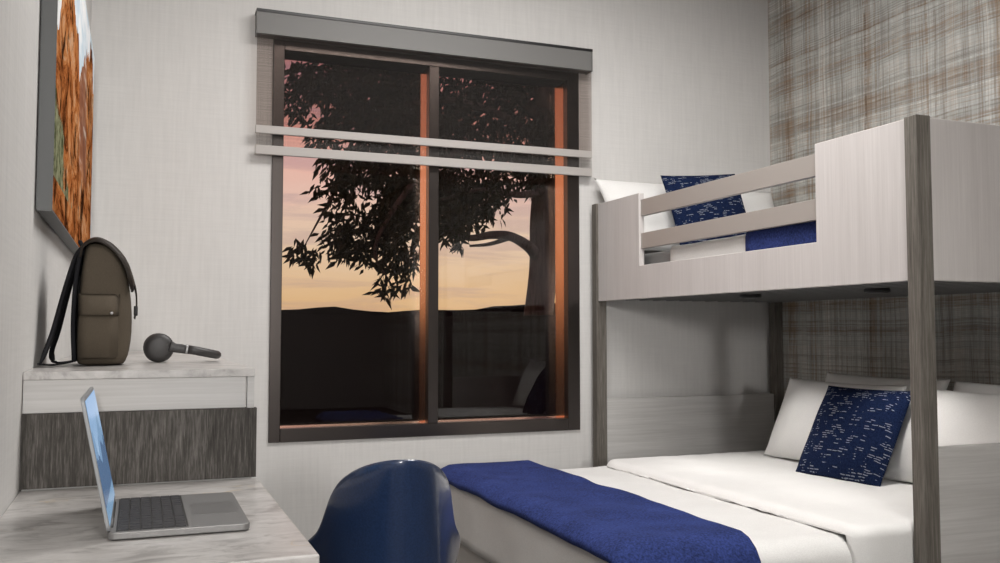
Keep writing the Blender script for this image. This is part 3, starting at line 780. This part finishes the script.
o = obj('shell', bm, M['shell'], chair, smooth=True); s = o.modifiers.new('t', 'SOLIDIFY'); s.thickness = .007; s.offset = 0
s = o.modifiers.new('s', 'SUBSURF'); s.levels = s.render_levels = 1
for sx in (-1, 1):
    for sy in (-1, 1):
        bm = bmesh.new(); tube(bm, [(sx * .10, sy * .10, .43), (sx * .2, sy * .2, 0)], [.016, .010], 12); obj('leg', bm, M['leg'], chair, smooth=True)

# ------------------------------------------------------------------ sky
w = bpy.data.worlds.new('sunset'); S.world = w; w.use_nodes = True
t = w.node_tree; n = N(w); bg = t.nodes['Background']
v = n.coord('Generated'); x, y, z = n.sep(v)
cl = n.noise(n.map(v, (3.0, 3.0, 22)), 1.6, 6, .6, .6)
zz = n.math('ADD', z, n.math('MULTIPLY', n.math('SUBTRACT', cl, .5), .05))
sky = n.ramp(zz, [(0, (.74, .44, .20)), (.045, (.80, .52, .28)), (.10, (.84, .62, .44)), (.15, (.86, .56, .46)), (.21, (.88, .40, .32)), (.28, (.66, .27, .27)), (.45, (.26, .16, .24))])
warm = n.ramp(zz, [(0, (1.2, .52, .2)), (.12, (1.3, .58, .28)), (.3, (1.0, .36, .2)), (.5, (.4, .18, .2))])
side = n.ramp(n.math('ADD', n.math('MULTIPLY', x, .5), .5), [(.34, 1), (.52, 0)])
sky = n.mix(side, sky, warm)
cm = n.ramp(n.noise(n.map(v, (2.4, 2.4, 26), loc=(.3, 0, .4)), 2.0, 6, .62, .5), [(.48, 0), (.60, .55)])
cc = n.ramp(z, [(.02, (.60, .38, .26)), (.12, (.58, .40, .37)), (.25, (.40, .25, .32))])
sky = n.mix(cm, sky, cc)
n.put(sky, bg.inputs[0]); bg.inputs[1].default_value = 1.0

# ------------------------------------------------------------------ lights
def area(name, loc, rot, sx, sy, e, col=(1, .97, .94)):
    l = bpy.data.lights.new(name, 'AREA'); l.shape = 'RECTANGLE'; l.size = sx; l.size_y = sy; l.energy = e; l.color = col
    o = link(bpy.data.objects.new(name, l)); o.location = loc; o.rotation_euler = rot; return o
def look(o, tgt): o.rotation_euler = (Vector(tgt) - o.location).to_track_quat('-Z', 'Y').to_euler()
l = bpy.data.lights.new('rear_spot', 'SPOT'); l.energy = 600; l.spot_size = math.radians(38); l.spot_blend = .8; l.shadow_soft_size = .22; l.color = (1, .97, .94)
o = link(bpy.data.objects.new('rear_spot', l)); o.location = (-.1, -4.0, 1.65); look(o, (.9, 4.2, 1.2))
area('ceiling_light', (1.4, 2.6, 2.97), (0, 0, 0), 1.3, .75, 55)
area('rear_fill', (.25, -1.3, 2.97), (0, 0, 0), .8, .8, 92)  # unseen lamp added as fill for surfaces facing the camera
for (x, y) in ((2.40, 3.247), (2.49, 2.623)):
    l = bpy.data.lights.new('pillow_fill', 'SPOT'); l.energy = 8; l.spot_size = math.radians(85); l.spot_blend = .8; l.shadow_soft_size = .03; l.color = (1, .96, .92)  # fill added below the unlit pucks to brighten the pillows
    o = link(bpy.data.objects.new('pillow_fill', l)); o.location = (x, y, 1.19); look(o, (x + .05, y, 0))

# ------------------------------------------------------------------ camera
cam = bpy.data.cameras.new('camera'); cam.sensor_width = 36; cam.lens = 925.45 * 36 / 1000; cam.clip_start = .02; cam.clip_end = 2000
co = link(bpy.data.objects.new('camera', cam)); co.location = (0, 0, 1.06)
co.rotation_euler = (math.radians(90 + 3.101), 0, -.37219)
S.camera = co
vs = S.view_settings; vs.view_transform = 'Standard'; vs.look = 'None'; vs.exposure = 0; vs.gamma = 1; vs.use_curve_mapping = False
